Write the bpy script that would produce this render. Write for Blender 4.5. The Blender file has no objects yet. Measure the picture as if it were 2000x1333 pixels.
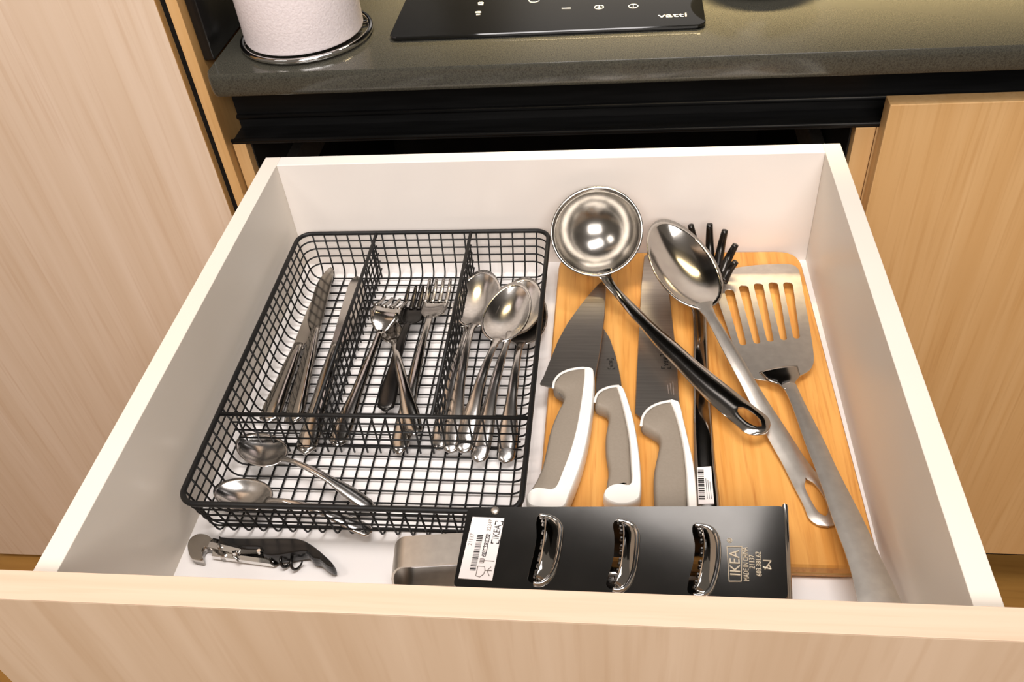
import bpy, bmesh, math, random
from mathutils import Vector, Matrix, Euler
random.seed(7)
S = bpy.context.scene
COL = S.collection

# ------------------------------------------------------------------ camera, world, lights, exposure
F = 1699.8
CAM = Vector((0.3411, -0.2610, 0.5651))
ROT = Euler((0.8259, 0.0820, 0.0916), 'XYZ')
cd = bpy.data.cameras.new('camera'); cam = bpy.data.objects.new('camera', cd); COL.objects.link(cam)
cam.location = CAM; cam.rotation_euler = ROT
cd.sensor_width = 36; cd.lens = F / 2000 * 36; cd.clip_start = 0.01
S.camera = cam
RM = ROT.to_matrix()
def at(u, v, z=None, y=None, x=None):
    d = RM @ Vector(((u - 1000) / F, -(v - 666.5) / F, -1))
    s = (z - CAM.z) / d.z if z is not None else (y - CAM.y) / d.y if y is not None else (x - CAM.x) / d.x
    return CAM + s * d
def ats(pts, z): return [at(u, v, z=z) for u, v in pts]

S.view_settings.view_transform = 'Standard'; S.view_settings.look = 'None'
S.view_settings.gamma = 1; S.view_settings.use_curve_mapping = False
S.view_settings.exposure = 0.0
w = bpy.data.worlds.new('world'); S.world = w; w.use_nodes = True
w.node_tree.nodes['Background'].inputs[0].default_value = (1.0, 0.86, 0.72, 1)
w.node_tree.nodes['Background'].inputs[1].default_value = 0.17
def area(name, loc, target, sx, sy, power, col):
    l = bpy.data.lights.new(name, 'AREA'); l.shape = 'RECTANGLE'; l.size = sx; l.size_y = sy; l.energy = power; l.color = col
    o = bpy.data.objects.new(name, l); COL.objects.link(o); o.location = loc
    o.rotation_euler = (Vector(target) - Vector(loc)).to_track_quat('-Z', 'Y').to_euler()
    return o
area('ceiling_panel_light', (0.35, 0.02, 1.70), (0.3, 0.15, 0), 0.95, 0.50, 23.5, (1, .95, .93))
area('room_light', (0.5, -1.50, 1.45), (0.3, 0.35, 0.05), 1.3, 0.8, 41, (1, .94, .905))
hl_ = area('cooker_hood_light', (0.62, 0.90, 0.845), (0.62, 0.84, 0.19), 0.9, 0.10, 22.0, (1, .78, .44)); hl_.data.spread = math.radians(55)
area('room_side_light', (-0.9, -0.2, 1.6), (0.3, 0.25, 0), 0.5, 0.35, 6, (1, .92, .86))

# ------------------------------------------------------------------ materials
def mat(name, base=(.8, .8, .8), rough=.5, metal=0, spec=.5, **kw):
    m = bpy.data.materials.new(name); m.use_nodes = True
    b = m.node_tree.nodes['Principled BSDF']
    b.inputs['Base Color'].default_value = (*base, 1); b.inputs['Roughness'].default_value = rough
    b.inputs['Metallic'].default_value = metal; b.inputs['Specular IOR Level'].default_value = spec
    for k, v in kw.items(): b.inputs[k.replace('_', ' ')].default_value = v
    return m
def srgb(r, g, b):
    f = lambda c: (c / 255 / 12.92) if c / 255 <= .04045 else ((c / 255 + .055) / 1.055) ** 2.4
    return (f(r), f(g), f(b))
def nodes(m): return m.node_tree.nodes, m.node_tree.links, m.node_tree.nodes['Principled BSDF']
def noise_mix(m, c1, c2, scale3, nscale=1.0, detail=4, dist=0.0, lo=.35, hi=.65, rot=(0, 0, 0), bump=0.0, rough=None, second=None):
    N, Lk, B = nodes(m)
    tc = N.new('ShaderNodeTexCoord'); mp = N.new('ShaderNodeMapping')
    mp.inputs['Scale'].default_value = scale3; mp.inputs['Rotation'].default_value = rot
    no = N.new('ShaderNodeTexNoise'); no.inputs['Scale'].default_value = nscale; no.inputs['Detail'].default_value = detail
    no.inputs['Distortion'].default_value = dist
    cr = N.new('ShaderNodeValToRGB'); cr.color_ramp.elements[0].position = lo; cr.color_ramp.elements[1].position = hi
    cr.color_ramp.elements[0].color = (*c1, 1); cr.color_ramp.elements[1].color = (*c2, 1)
    Lk.new(tc.outputs['Object'], mp.inputs[0]); Lk.new(mp.outputs[0], no.inputs['Vector']); Lk.new(no.outputs[0], cr.inputs[0])
    out = cr.outputs[0]
    if second:
        sc3, ns, fac, c3, lo2, hi2 = second
        mp2 = N.new('ShaderNodeMapping'); mp2.inputs['Scale'].default_value = sc3; mp2.inputs['Rotation'].default_value = rot
        n2 = N.new('ShaderNodeTexNoise'); n2.inputs['Scale'].default_value = ns; n2.inputs['Detail'].default_value = 5
        r2 = N.new('ShaderNodeValToRGB'); r2.color_ramp.elements[0].position = lo2; r2.color_ramp.elements[1].position = hi2
        r2.color_ramp.elements[0].color = (0, 0, 0, 1); r2.color_ramp.elements[1].color = (fac, fac, fac, 1)
        mx = N.new('ShaderNodeMixRGB'); mx.inputs[2].default_value = (*c3, 1)
        Lk.new(tc.outputs['Object'], mp2.inputs[0]); Lk.new(mp2.outputs[0], n2.inputs['Vector']); Lk.new(n2.outputs[0], r2.inputs[0])
        Lk.new(r2.outputs[0], mx.inputs[0]); Lk.new(out, mx.inputs[1]); out = mx.outputs[0]
    Lk.new(out, B.inputs['Base Color'])
    if bump:
        bp = N.new('ShaderNodeBump'); bp.inputs['Strength'].default_value = bump; bp.inputs['Distance'].default_value = .0006
        Lk.new(no.outputs[0], bp.inputs['Height']); Lk.new(bp.outputs[0], B.inputs['Normal'])
    return m
def wood(name, c1, c2, c3, scale3, rot=(0, 0, 0), rough=.42):
    s = tuple(a for a in scale3)
    return noise_mix(mat(name, rough=rough, spec=.35), c1, c2, s, 1.0, 5, .6, .3, .7, rot,
                     bump=.15, second=(tuple(a * 3.2 for a in s), 1.3, .55, c3, .52, .78))
M = {}
M['oak_v'] = wood('oak_laminate', srgb(226, 204, 182), srgb(216, 191, 165), srgb(200, 168, 138), (44, 44, 1.3), (0, math.radians(9), 0))
M['oak_r'] = wood('warm_oak_laminate', srgb(219, 179, 126), srgb(208, 164, 108), srgb(188, 140, 84), (52, 52, 1.5), (0, math.radians(-5), 0))
M['oak_f'] = wood('front_oak_laminate', srgb(222, 199, 173), srgb(209, 183, 154), srgb(198, 168, 136), (34, 34, 1.5), (0, math.radians(12), 0))
M['oak_top'] = wood('oak_edge_band', srgb(218, 191, 167), srgb(209, 180, 154), srgb(196, 163, 133), (1.8, 60, 40), rough=.4)
M['oak_edge'] = wood('oak_edge_and_shaded_side', srgb(190, 150, 96), srgb(172, 131, 78), srgb(150, 110, 62), (40, 40, 2))  # brown edge tone; also paints shade onto the tall side panel
M['bamboo'] = wood('bamboo', srgb(230, 172, 96), srgb(207, 142, 66), srgb(170, 94, 30), (75, 3.5, 30), rough=.38)
M['bamboo_end'] = wood('bamboo_edge', srgb(205, 160, 92), srgb(186, 136, 68), srgb(156, 106, 46), (4, 30, 260), rough=.45)
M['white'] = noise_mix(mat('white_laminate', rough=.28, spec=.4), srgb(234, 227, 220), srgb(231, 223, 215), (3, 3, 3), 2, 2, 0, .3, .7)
M['white_lit'] = noise_mix(mat('white_laminate_lit', rough=.30, spec=.4), srgb(249, 245, 242), srgb(247, 242, 238), (3, 3, 3), 2, 2, 0, .3, .7)  # brighter copy of the white laminate, light on the floor put into colour
M['white_shaded'] = noise_mix(mat('white_laminate_shaded', rough=.36, spec=.35), srgb(226, 218, 206), srgb(222, 212, 198), (3, 3, 3), 2, 2, 0, .3, .7)  # tan copy of the white laminate, dim warm light on the sides painted in
M['quartz'] = noise_mix(mat('grey_quartz', rough=.16, spec=.5), srgb(56, 55, 49), srgb(72, 70, 61), (1, 1, 1), 900, 2, 0, .38, .58,
                        second=((1, 1, 1), 420, .55, srgb(40, 37, 30), .60, .68))
M['black_metal'] = noise_mix(mat('black_anodised_metal', rough=.42, metal=0, spec=.2), (.006, .006, .006), (.010, .010, .010), (4, 60, 60), 3, 2)
M['black_gloss'] = noise_mix(mat('black_glass', rough=.04, spec=.5), (.004, .004, .004), (.006, .006, .006), (2, 2, 2), 2, 2)
M['black_wire'] = noise_mix(mat('black_coated_wire', rough=.42, spec=.3), (.006, .006, .006), (.010, .009, .008), (30, 30, 30), 5, 2)
M['dark_int'] = noise_mix(mat('dark_cabinet_inside', rough=.7, spec=.2), (.010, .009, .008), (.016, .014, .012), (5, 5, 5), 3, 2)  # near-black colour carries the shade inside the cabinet
M['steel'] = noise_mix(mat('polished_steel', rough=.13, metal=1), (.46, .43, .40), (.53, .50, .46), (12, 12, 12), 4, 3)
M['steel_ladle'] = noise_mix(mat('dark_ladle_steel', rough=.20, metal=1), (.34, .32, .29), (.42, .395, .36), (30, 30, 30), 3, 3)  # darker, slightly rougher steel for the ladle bowl
M['steel_spoon'] = noise_mix(mat('pale_satin_steel', rough=.19, metal=1), (.60, .57, .54), (.70, .67, .64), (60, 60, 60), 5, 4)  # paler, slightly rougher steel with a mottled tone
M['steel_brushed'] = noise_mix(mat('brushed_steel', rough=.34, metal=1), (.46, .42, .38), (.54, .50, .45), (8, 260, 8), 3, 3, bump=.1)
M['steel_satin'] = noise_mix(mat('satin_steel', rough=.42, metal=1), (.60, .55, .49), (.67, .62, .55), (20, 20, 20), 6, 4)
M['steel_dark'] = noise_mix(mat('darkened_steel', rough=.25, metal=.9), (.035, .033, .030), (.055, .05, .046), (20, 20, 20), 4, 2)
M['steel_mirror'] = noise_mix(mat('mirror_steel', rough=.06, metal=1), (.50, .48, .45), (.56, .54, .51), (10, 10, 10), 4, 3)
M['chrome'] = noise_mix(mat('chrome', rough=.06, metal=1), (.75, .74, .72), (.80, .79, .77), (10, 10, 10), 4, 2)
M['hwhite'] = noise_mix(mat('white_plastic', rough=.33, spec=.45), srgb(240, 236, 228), srgb(236, 231, 222), (9, 9, 9), 3, 2)
M['hgrey'] = noise_mix(mat('grey_rubber', rough=.55, spec=.3), srgb(138, 127, 113), srgb(142, 131, 117), (60, 60, 60), 9, 4, bump=.05)
M['black_pl'] = noise_mix(mat('black_plastic', rough=.22, spec=.5), (.008, .008, .008), (.012, .012, .012), (9, 9, 9), 3, 2)
M['paper'] = noise_mix(mat('tissue_paper', rough=.9, spec=.1), srgb(240, 230, 230), srgb(232, 221, 221), (1, 1, 1), 420, 2, 0, .35, .65, bump=.6)
M['sticker'] = noise_mix(mat('white_sticker', rough=.45, spec=.3), srgb(244, 236, 232), srgb(240, 231, 226), (9, 9, 9), 3, 2)
M['ink'] = noise_mix(mat('black_ink', rough=.6, spec=.2), (.015, .013, .012), (.02, .018, .016), (9, 9, 9), 3, 2)
M['ink_soft'] = noise_mix(mat('grey_ink', rough=.6, spec=.2), srgb(120, 108, 100), srgb(130, 118, 110), (9, 9, 9), 3, 2)
M['etch'] = noise_mix(mat('etched_marks', rough=.5, metal=.4), srgb(205, 190, 165), srgb(215, 200, 176), (9, 9, 9), 3, 2)
M['print'] = noise_mix(mat('white_print', rough=.5, spec=.3), srgb(225, 220, 210), srgb(230, 225, 215), (9, 9, 9), 3, 2)
M['floorwood'] = wood('floor_boards', srgb(168, 124, 62), srgb(150, 106, 50), srgb(110, 72, 30), (2, 26, 10), rough=.4)
M['plaster'] = noise_mix(mat('painted_plaster', rough=.8, spec=.2), srgb(112, 100, 84), srgb(118, 106, 90), (6, 6, 6), 4, 3)
M['darkwall'] = noise_mix(mat('dark_wall_tile', rough=.18, spec=.5), (.007, .007, .007), (.012, .011, .010), (6, 6, 6), 4, 3)

# ------------------------------------------------------------------ geometry helpers
def obj(name, me, m, parent=None, smooth=False):
    if isinstance(me, bmesh.types.BMesh):
        d = bpy.data.meshes.new(name); bmesh.ops.recalc_face_normals(me, faces=me.faces[:]); me.to_mesh(d); me.free(); me = d
    if m is not None and not me.materials: me.materials.append(m)
    if smooth:
        for p in me.polygons: p.use_smooth = True
    o = bpy.data.objects.new(name, me); COL.objects.link(o)
    if parent: o.parent = parent
    return o
def thing(name, label, cat, loc=(0, 0, 0), group=None):
    o = bpy.data.objects.new(name, None); COL.objects.link(o); o.empty_display_size = .02
    o.location = loc; o['label'] = label; o['category'] = cat
    if group: o['group'] = group
    return o
def tag(o, label, cat=None, group=None):
    o['label'] = label
    if cat: o['category'] = cat
    if group: o['group'] = group
    return o
def struct(o): o['kind'] = 'structure'; return o
def box(x0, x1, y0, y1, z0, z1, bev=0.0, bm=None, seg=2):
    b = bm or bmesh.new()
    t = bmesh.new(); bmesh.ops.create_cube(t, size=1)
    for v in t.verts: v.co = Vector(((x0 + x1) / 2 + v.co.x * (x1 - x0), (y0 + y1) / 2 + v.co.y * (y1 - y0), (z0 + z1) / 2 + v.co.z * (z1 - z0)))
    if bev: bmesh.ops.bevel(t, geom=t.edges[:], offset=bev, segments=seg, profile=.5, affect='EDGES')
    tmp = bpy.data.meshes.new('t'); t.to_mesh(tmp); t.free(); b.from_mesh(tmp); bpy.data.meshes.remove(tmp)
    return b
def tube_into(bm, pts, r, seg=8, closed=False, caps=True):
    pts = [Vector(p) for p in pts]; n = len(pts); rings = []
    up = None
    for i, p in enumerate(pts):
        a = pts[i - 1] if (i > 0 or closed) else p; b = pts[(i + 1) % n] if (i < n - 1 or closed) else p
        t = (b - a).normalized()
        if up is None:
            up = Vector((0, 0, 1)) if abs(t.z) < .9 else Vector((1, 0, 0))
        s = t.cross(up)
        if s.length < 1e-6: s = t.orthogonal()
        s.normalize(); u = s.cross(t).normalized(); up = u
        rr = r[i] if isinstance(r, (list, tuple)) else r
        rings.append([bm.verts.new(p + rr * (math.cos(k * 2 * math.pi / seg) * s + math.sin(k * 2 * math.pi / seg) * u)) for k in range(seg)])
    m = n if closed else n - 1
    for i in range(m):
        A, B = rings[i], rings[(i + 1) % n]
        off = 0
        if closed and i == n - 1:
            off = min(range(seg), key=lambda o: (A[0].co - B[o].co).length)
        for k in range(seg): bm.faces.new((A[k], A[(k + 1) % seg], B[(k + 1 + off) % seg], B[(k + off) % seg]))
    if caps and not closed:
        bm.faces.new(rings[0][::-1]); bm.faces.new(rings[-1])
    return bm
def tube(pts, r, seg=8, closed=False):
    return tube_into(bmesh.new(), pts, r, seg, closed)
def catmull(pts, n=6, closed=True):
    pts = [Vector(p) for p in pts]; out = []; N = len(pts)
    rng = range(N) if closed else range(N - 1)
    for i in rng:
        if closed: p0, p1, p2, p3 = pts[i - 1], pts[i], pts[(i + 1) % N], pts[(i + 2) % N]
        else: p0, p1, p2, p3 = pts[max(i - 1, 0)], pts[i], pts[i + 1], pts[min(i + 2, N - 1)]
        for k in range(n):
            t = k / n
            out.append(.5 * ((2 * p1) + (-p0 + p2) * t + (2 * p0 - 5 * p1 + 4 * p2 - p3) * t * t + (-p0 + 3 * p1 - 3 * p2 + p3) * t ** 3))
    if not closed: out.append(pts[-1])
    return out
def ccw(pts):
    a = sum(pts[i - 1].x * pts[i].y - pts[i].x * pts[i - 1].y for i in range(len(pts)))
    return pts if a > 0 else pts[::-1]
def inset(pts, d):
    n = len(pts); out = []
    for i in range(n):
        a = (pts[i] - pts[i - 1]); b = (pts[(i + 1) % n] - pts[i])
        t = Vector((a.x, a.y, 0)).normalized() + Vector((b.x, b.y, 0)).normalized()
        t.normalize(); nrm = Vector((-t.y, t.x, 0))
        out.append(Vector((pts[i].x, pts[i].y, 0)) + nrm * d)
    return out
def resample(pts, step):
    out = []; n = len(pts); acc = 0; out.append(pts[0].copy())
    for i in range(n):
        a, b = pts[i], pts[(i + 1) % n]; L = (b - a).length
        if L < 1e-9: continue
        d = step - acc
        while d <= L:
            out.append(a.lerp(b, d / L)); d += step
        acc = L - (d - step)
    if (out[-1] - out[0]).length < step * .5: out.pop()
    return out
def pillow(outline, z0, h, r, layers=5, zfun=None, bm=None):
    """flat-bottomed slab with rounded rims; outline is a list of world xy points; zfun adds a local height"""
    P = ccw([Vector((p[0], p[1], 0)) for p in outline]); b = bm or bmesh.new(); rings = []
    zf = zfun or (lambda x, y: 0)
    prof = []
    for k in range(layers):
        a = math.pi * k / (layers - 1); prof.append((r * (1 - math.sin(a)), h * .5 * (1 - math.cos(a))))
    for ins, z in prof:
        q = inset(P, ins); rings.append([b.verts.new((p.x, p.y, z0 + z + zf(p.x, p.y))) for p in q])
    n = len(P)
    for i in range(len(rings) - 1):
        for k in range(n): b.faces.new((rings[i][k], rings[i][(k + 1) % n], rings[i + 1][(k + 1) % n], rings[i + 1][k]))
    f1 = b.faces.new(rings[-1]); f0 = b.faces.new(rings[0][::-1])
    f0.normal_update(); f1.normal_update()
    bmesh.ops.triangulate(b, faces=[f0, f1])
    return b
def ribbon(path, widths, thick, arch=0.0, bm=None, nx=5, up=Vector((0, 0, 1)), cap=True, roundend=True):
    """strap along a path; section = nx points across, arched by arch*width; closed solid"""
    P = [Vector(p) for p in path]; b = bm or bmesh.new(); rows = []
    n = len(P)
    for i in range(n):
        t = (P[min(i + 1, n - 1)] - P[max(i - 1, 0)]).normalized()
        s = t.cross(up).normalized(); u = s.cross(t).normalized()
        w = widths[i]; th = thick[i] if isinstance(thick, (list, tuple)) else thick
        top = []; bot = []
        for k in range(nx):
            q = -1 + 2 * k / (nx - 1); e = arch * w * (1 - q * q) if arch else 0
            edge = .55 if k in (0, nx - 1) else 1
            c = P[i] + s * (q * w / 2)
            top.append(b.verts.new(c + u * (e + th / 2 * edge))); bot.append(b.verts.new(c + u * (e - th / 2 * edge)))
        rows.append(top + bot[::-1])
    m = 2 * nx
    for i in range(n - 1):
        for k in range(m): b.faces.new((rows[i][k], rows[i][(k + 1) % m], rows[i + 1][(k + 1) % m], rows[i + 1][k]))
    b.faces.new(rows[0][::-1]); b.faces.new(rows[-1])
    return b
def widths_on(path, table):
    L = [0]
    for i in range(1, len(path)): L.append(L[-1] + (Vector(path[i]) - Vector(path[i - 1])).length)
    out = []
    for l in L:
        t = l / L[-1]
        for (a, wa), (c, wc) in zip(table, table[1:]):
            if a <= t <= c:
                q = (t - a) / (c - a); q = q * q * (3 - 2 * q); out.append(wa + (wc - wa) * q); break
        else: out.append(table[-1][1])
    return out
def endround(table, w):  # rounds the last 5 % of a strap
    return table + [(.955, w * .93), (.98, w * .74), (.993, w * .45), (1, w * .12)]
def text(name, s, size, mtx, m, parent, extr=.00008, align='CENTER', xs=1.0):
    c = bpy.data.curves.new(name, 'FONT'); c.body = s; c.size = size; c.extrude = extr; c.align_x = align; c.align_y = 'CENTER'
    c.resolution_u = 2
    o = bpy.data.objects.new(name, c); COL.objects.link(o)
    bpy.context.view_layer.update()
    me = bpy.data.meshes.new_from_object(o); bpy.data.objects.remove(o)
    me.transform(Matrix.Diagonal((xs, 1, 1, 1)))
    me.transform(mtx); me.materials.clear(); me.materials.append(m)
    r = bpy.data.objects.new(name, me); COL.objects.link(r); r.parent = parent
    return r
def set_smooth(o, ang=40):
    for p in o.data.polygons: p.use_smooth = True
    try:
        o.data.set_sharp_from_angle(angle=math.radians(ang))
    except Exception: pass
    return o
def frame_mtx(origin, xdir, ydir):
    x = Vector(xdir).normalized(); z = x.cross(Vector(ydir)).normalized(); y = z.cross(x)
    return Matrix((( x.x, y.x, z.x, origin[0]), (x.y, y.y, z.y, origin[1]), (x.z, y.z, z.z, origin[2]), (0, 0, 0, 1)))

# ------------------------------------------------------------------ sizes of the drawer and cabinets (metres, drawer floor inside = 0)
W, D, H, T = .53, .470, .125, .016
YB = .56           # front plane of the cabinet carcasses
HP = .1336         # top of the drawer fronts
FZ = -.72          # room floor

# the setting
o = obj('floor', box(-3, 3.5, -3, 3, FZ - .05, FZ), M['floorwood']); struct(o)
o = obj('wall_back', box(-1.2, 3.0, 1.16, 1.26, FZ, 1.75), M['darkwall']); struct(o)
o = obj('unseen_bulkhead_1', box(-.074, 1.6, .80, 1.159, .85, 1.75, .002), M['darkwall']); struct(o)  # unseen dark bulkhead, added for the steel to reflect
o = obj('wall_left', box(-.0855, -.0745, .562, 1.16, .1955, 1.30, .001), M['darkwall']); struct(o)

# counter top
cz0, cz1, cy = .1715, .1955, .527
def counter_bm():
    pts = [Vector((-.0745, 1.155, 0))]
    for k in range(9):
        a = math.pi + math.pi / 2 * k / 8; pts.append(Vector((-.0745 + .011 + .011 * math.cos(a), cy + .011 + .011 * math.sin(a), 0)))
    pts += [Vector((1.6, cy, 0)), Vector((1.6, 1.155, 0))]
    return pillow(pts, cz0, cz1 - cz0, .0016, 7)
o = obj('countertop', counter_bm(), M['quartz']); set_smooth(o, 60); tag(o, 'dark grey speckled quartz countertop running over the drawer', 'countertop')

# recessed black finger-pull channel under the counter
ch = thing('handle_channel', 'black metal finger-pull channel recessed under the countertop', 'handle channel', (0, YB, .1))
def rel(o, root):
    o.parent = root; o.matrix_parent_inverse = Matrix.Translation(-root.location); return o
R0 = ch
x0c, x1c = -.085, 1.6
rel(obj('channel_back', box(x0c, x1c, YB + .034, YB + .037, .098, .1705), M['black_metal']), ch)
rel(obj('channel_lip', box(x0c, x1c, YB + .000, YB + .034, .0985, .1015, .0008), M['black_metal']), ch)
rel(obj('lip_edge', tube([(x0c, YB + .001, .1025), (x1c, YB + .001, .1025)], .0022, 8), M['black_metal'], smooth=True), ch)
rel(obj('channel_ridge', tube([(x0c, YB + .032, .1150), (x1c, YB + .032, .1150)], .0028, 8), M['black_metal'], smooth=True), ch)

# base cabinet with the opened drawer
bc = thing('base_cabinet', 'oak base cabinet carcass that the open drawer slides out of', 'cabinet', (0, YB, FZ))
rel(obj('side_panel', box(-.0845, -.0700, YB, 1.13, FZ + .1, .0985, .0005), M['oak_r']), bc)
rel(obj('side_panel', box(.5790, .5985, YB, 1.13, FZ + .1, .0985, .0005), M['oak_r']), bc)
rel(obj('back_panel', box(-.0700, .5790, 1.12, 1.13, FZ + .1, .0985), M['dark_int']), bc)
rel(obj('inner_shade_sheet', box(-.0695, -.0680, YB + .012, 1.12, FZ + .1, .0983), M['dark_int']), bc)  # near-black sheet painting shade onto the inner side of the carcass
rel(obj('inner_shade_sheet', box(.5770, .5785, YB + .012, 1.12, FZ + .1, .0983), M['dark_int']), bc)
rel(obj('plinth', box(-.0845, .5985, YB + .05, YB + .066, FZ, FZ + .1), M['black_metal']), bc)
lf = thing('lower_drawer', 'closed oak drawer front below the open drawer', 'drawer', (0, YB - .02, -.4))
rel(obj('front_panel', box(-.068, .598, YB - .020, YB - .001, FZ + .105, -.175, .001), M['oak_f']), lf)
# drawer runners
for sx, nm in ((-.0675, 0), (.5600, 1)):
    r = obj('drawer_runner', box(sx, sx + .014, .47, 1.02, -.012, .030, .001), M['steel_satin'])
    tag(r, 'steel drawer runner inside the cabinet, %s of the open drawer' % ('left' if nm == 0 else 'right'), 'drawer runner')

# right cabinet door (panel standing proud of its carcass)
rd = thing('cabinet_door', 'warm oak cabinet door right of the open drawer', 'cabinet door', (.6, YB - .02, -.2))
rel(obj('door_panel', box(.6010, 1.15, YB - .020, YB - .0005, FZ + .105, HP, .0008), M['oak_r']), rd)
rc = thing('right_cabinet', 'oak cabinet carcass behind the warm oak door', 'cabinet', (.61, YB, FZ))
rel(obj('side_panel', box(.5995, .6150, YB + .001, 1.13, FZ + .1, .0985, .0005), M['oak_r']), rc)
rel(obj('plinth', box(.5995, 1.150, YB + .05, YB + .066, FZ, FZ + .0995), M['black_metal']), rc)
rel(obj('side_panel', box(1.135, 1.150, YB + .001, 1.13, FZ + .1, .0985, .0005), M['oak_r']), rc)

# tall cabinet on the left
tc_ = thing('tall_cabinet', 'tall pale oak cabinet left of the counter', 'cabinet', (-.45, YB, FZ))
rel(obj('door', box(-.776, -.1045, YB - .020, YB - .001, FZ + .01, 1.30, .0010), M['oak_v']), tc_)
rel(obj('edge_band', box(-.1045, -.1040, YB - .0195, YB - .0015, FZ + .011, 1.299), M['oak_edge']), tc_)
rel(obj('side_panel', box(-.0975, -.0860, YB - .0110, 1.155, FZ, 1.30), M['oak_edge']), tc_)  # browner oak puts the shade on this side into its colour
rel(obj('front_strip', box(-.0975, -.0860, YB - .0125, YB - .0111, FZ, 1.30, .0004), M['oak_r']), tc_)  # pale front split off so only the panel side is painted dark
rel(obj('gap_shade_strip', box(-.1040, -.0977, YB - .0100, YB + .0155, FZ, 1.30), M['black_metal']), tc_)  # black strip painted in for the darkness of the open gap
rel(obj('body', box(-.770, -.1005, YB + .016, 1.13, FZ, 1.295), M['oak_edge']), tc_)

# ------------------------------------------------------------------ the drawer
dr = thing('drawer', 'open white drawer box with a pale oak front', 'drawer', (W / 2, D / 2, 0))
rel(obj('side_panel', box(-T, 0, -.0005, D + T, -.014, H, .0006), M['white_shaded']), dr)
rel(obj('side_panel', box(W, W + T, -.0005, D + T, -.014, H, .0006), M['white_shaded']), dr)
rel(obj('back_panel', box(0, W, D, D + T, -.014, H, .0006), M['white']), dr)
rel(obj('bottom_panel', box(0, W, 0, D, -.014, 0), M['white_lit']), dr)
fp = rel(obj('front_panel', box(-.068, .598, -.020, -.0007, -.165, HP - .0008, .0006), M['oak_f']), dr)
rel(obj('top_edge_band', box(-.068, .598, -.0200, -.0007, HP - .0008, HP, .0003), M['oak_top']), dr)

# ------------------------------------------------------------------ wire cutlery tray
tray = thing('wire_cutlery_tray', 'black wire mesh cutlery tray with divided compartments', 'cutlery tray', (.14, .28, 0))
bx0, bx1, by0, by1 = .009, .2705, .1115, .4575     # rim
ix0, ix1, iy0, iy1 = .0185, .2635, .1185, .4480    # foot of the walls
RZ, BZ, wr = .0500, .0026, .00085
def rrect(x0, x1, y0, y1, z, r, n=6):
    out = []
    for cx, cy_, a0 in ((x1 - r, y1 - r, 0), (x0 + r, y1 - r, 90), (x0 + r, y0 + r, 180), (x1 - r, y0 + r, 270)):
        for k in range(n + 1):
            a = math.radians(a0 + 90 * k / n); out.append(Vector((cx + r * math.cos(a), cy_ + r * math.sin(a), z)))
    return out
rel(obj('rim', tube(rrect(bx0, bx1, by0, by1, RZ, .014, 8), .0023, 10, True), M['black_wire'], smooth=True), tray)
def ucurve(lo_r, hi_r, lo_i, hi_i, mk):
    pts = [mk(lo_r, RZ)]
    def corner(ri, ii, sgn):
        # wall runs from (ri,RZ) to (ii,BZ); round the foot
        c = []
        rad = .010
        top = Vector((ri, RZ)); foot = Vector((ii, BZ)); flat = Vector((ii + sgn * rad, BZ))
        wall = foot + (top - foot).normalized() * rad
        for k in range(6):
            t = k / 5; c.append(wall * (1 - t) ** 2 + foot * 2 * t * (1 - t) + flat * t * t)
        return c
    a = corner(lo_r, lo_i, 1); b = corner(hi_r, hi_i, -1)[::-1]
    pts += [mk(q.x, q.y) for q in a]; pts += [mk(q.x, q.y) for q in b]; pts.append(mk(hi_r, RZ))
    return pts
NX, NY = 20, 27
fx = lambda t, z: 0
for i in range(NX):
    t = (i + .5) / NX; 
    xi = ix0 + .008 + (ix1 - ix0 - .016) * i / (NX - 1); xr = bx0 + .013 + (bx1 - bx0 - .026) * i / (NX - 1)
    def mk(y, z, xi=xi, xr=xr): return Vector((xi + (xr - xi) * (z - BZ) / (RZ - BZ), y, z))
    rel(obj('long_wire', tube(ucurve(by0, by1, iy0, iy1, mk), wr, 6), M['black_wire'], smooth=True), tray)
for i in range(NY):
    yi = iy0 + .008 + (iy1 - iy0 - .016) * i / (NY - 1); yr = by0 + .013 + (by1 - by0 - .026) * i / (NY - 1)
    def mk(x, z, yi=yi, yr=yr): return Vector((x, yi + (yr - yi) * (z - BZ) / (RZ - BZ), z + .0012 * (1 - (z - BZ) / (RZ - BZ))))
    rel(obj('cross_wire', tube(ucurve(bx0, bx1, ix0, ix1, mk), wr, 6), M['black_wire'], smooth=True), tray)
for k in range(1, 5):
    t = k / 5 * .98; z = RZ - (RZ - BZ - .004) * t
    lerp = lambda a, b: a + (b - a) * (RZ - z) / (RZ - BZ)
    rel(obj('hoop_wire', tube(rrect(lerp(bx0, ix0), lerp(bx1, ix1), lerp(by0, iy0), lerp(by1, iy1), z, .013, 5), wr, 6, True), M['black_wire'], smooth=True), tray)
CYD = .203
def divider(p0, p1, label):
    p0, p1 = Vector(p0), Vector(p1); d = p1 - p0; L = d.length; n = max(2, round(L / .0122))
    dv = rel(obj('divider', tube([p0 + Vector((0, 0, RZ)), p1 + Vector((0, 0, RZ))], .0018, 8), M['black_wire'], smooth=True), tray)
    dv['label'] = label
    def sub(nm, pts, r=wr):
        s = obj(nm, tube(pts, r, 6), M['black_wire'], smooth=True); s.parent = dv
        return s
    a, b = p0 + d * .03, p1 - d * .03
    for k in range(1, 5):
        z = RZ - k * .0098; sub('rail_wire', [a + Vector((0, 0, z)), b + Vector((0, 0, z))])
    for k in range(n):
        q = a + (b - a) * (k + .5) / n; sub('upright_wire', [q + Vector((0, 0, RZ)), q + Vector((0, 0, BZ + .001))])
X1, X2 = .0915, .1905
divider((X1, CYD, 0), (X1, by1 - .002, 0), 'divider between the knife and fork compartments')
divider((X2, CYD, 0), (X2, by1 - .002, 0), 'divider between the fork and spoon compartments')
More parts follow.
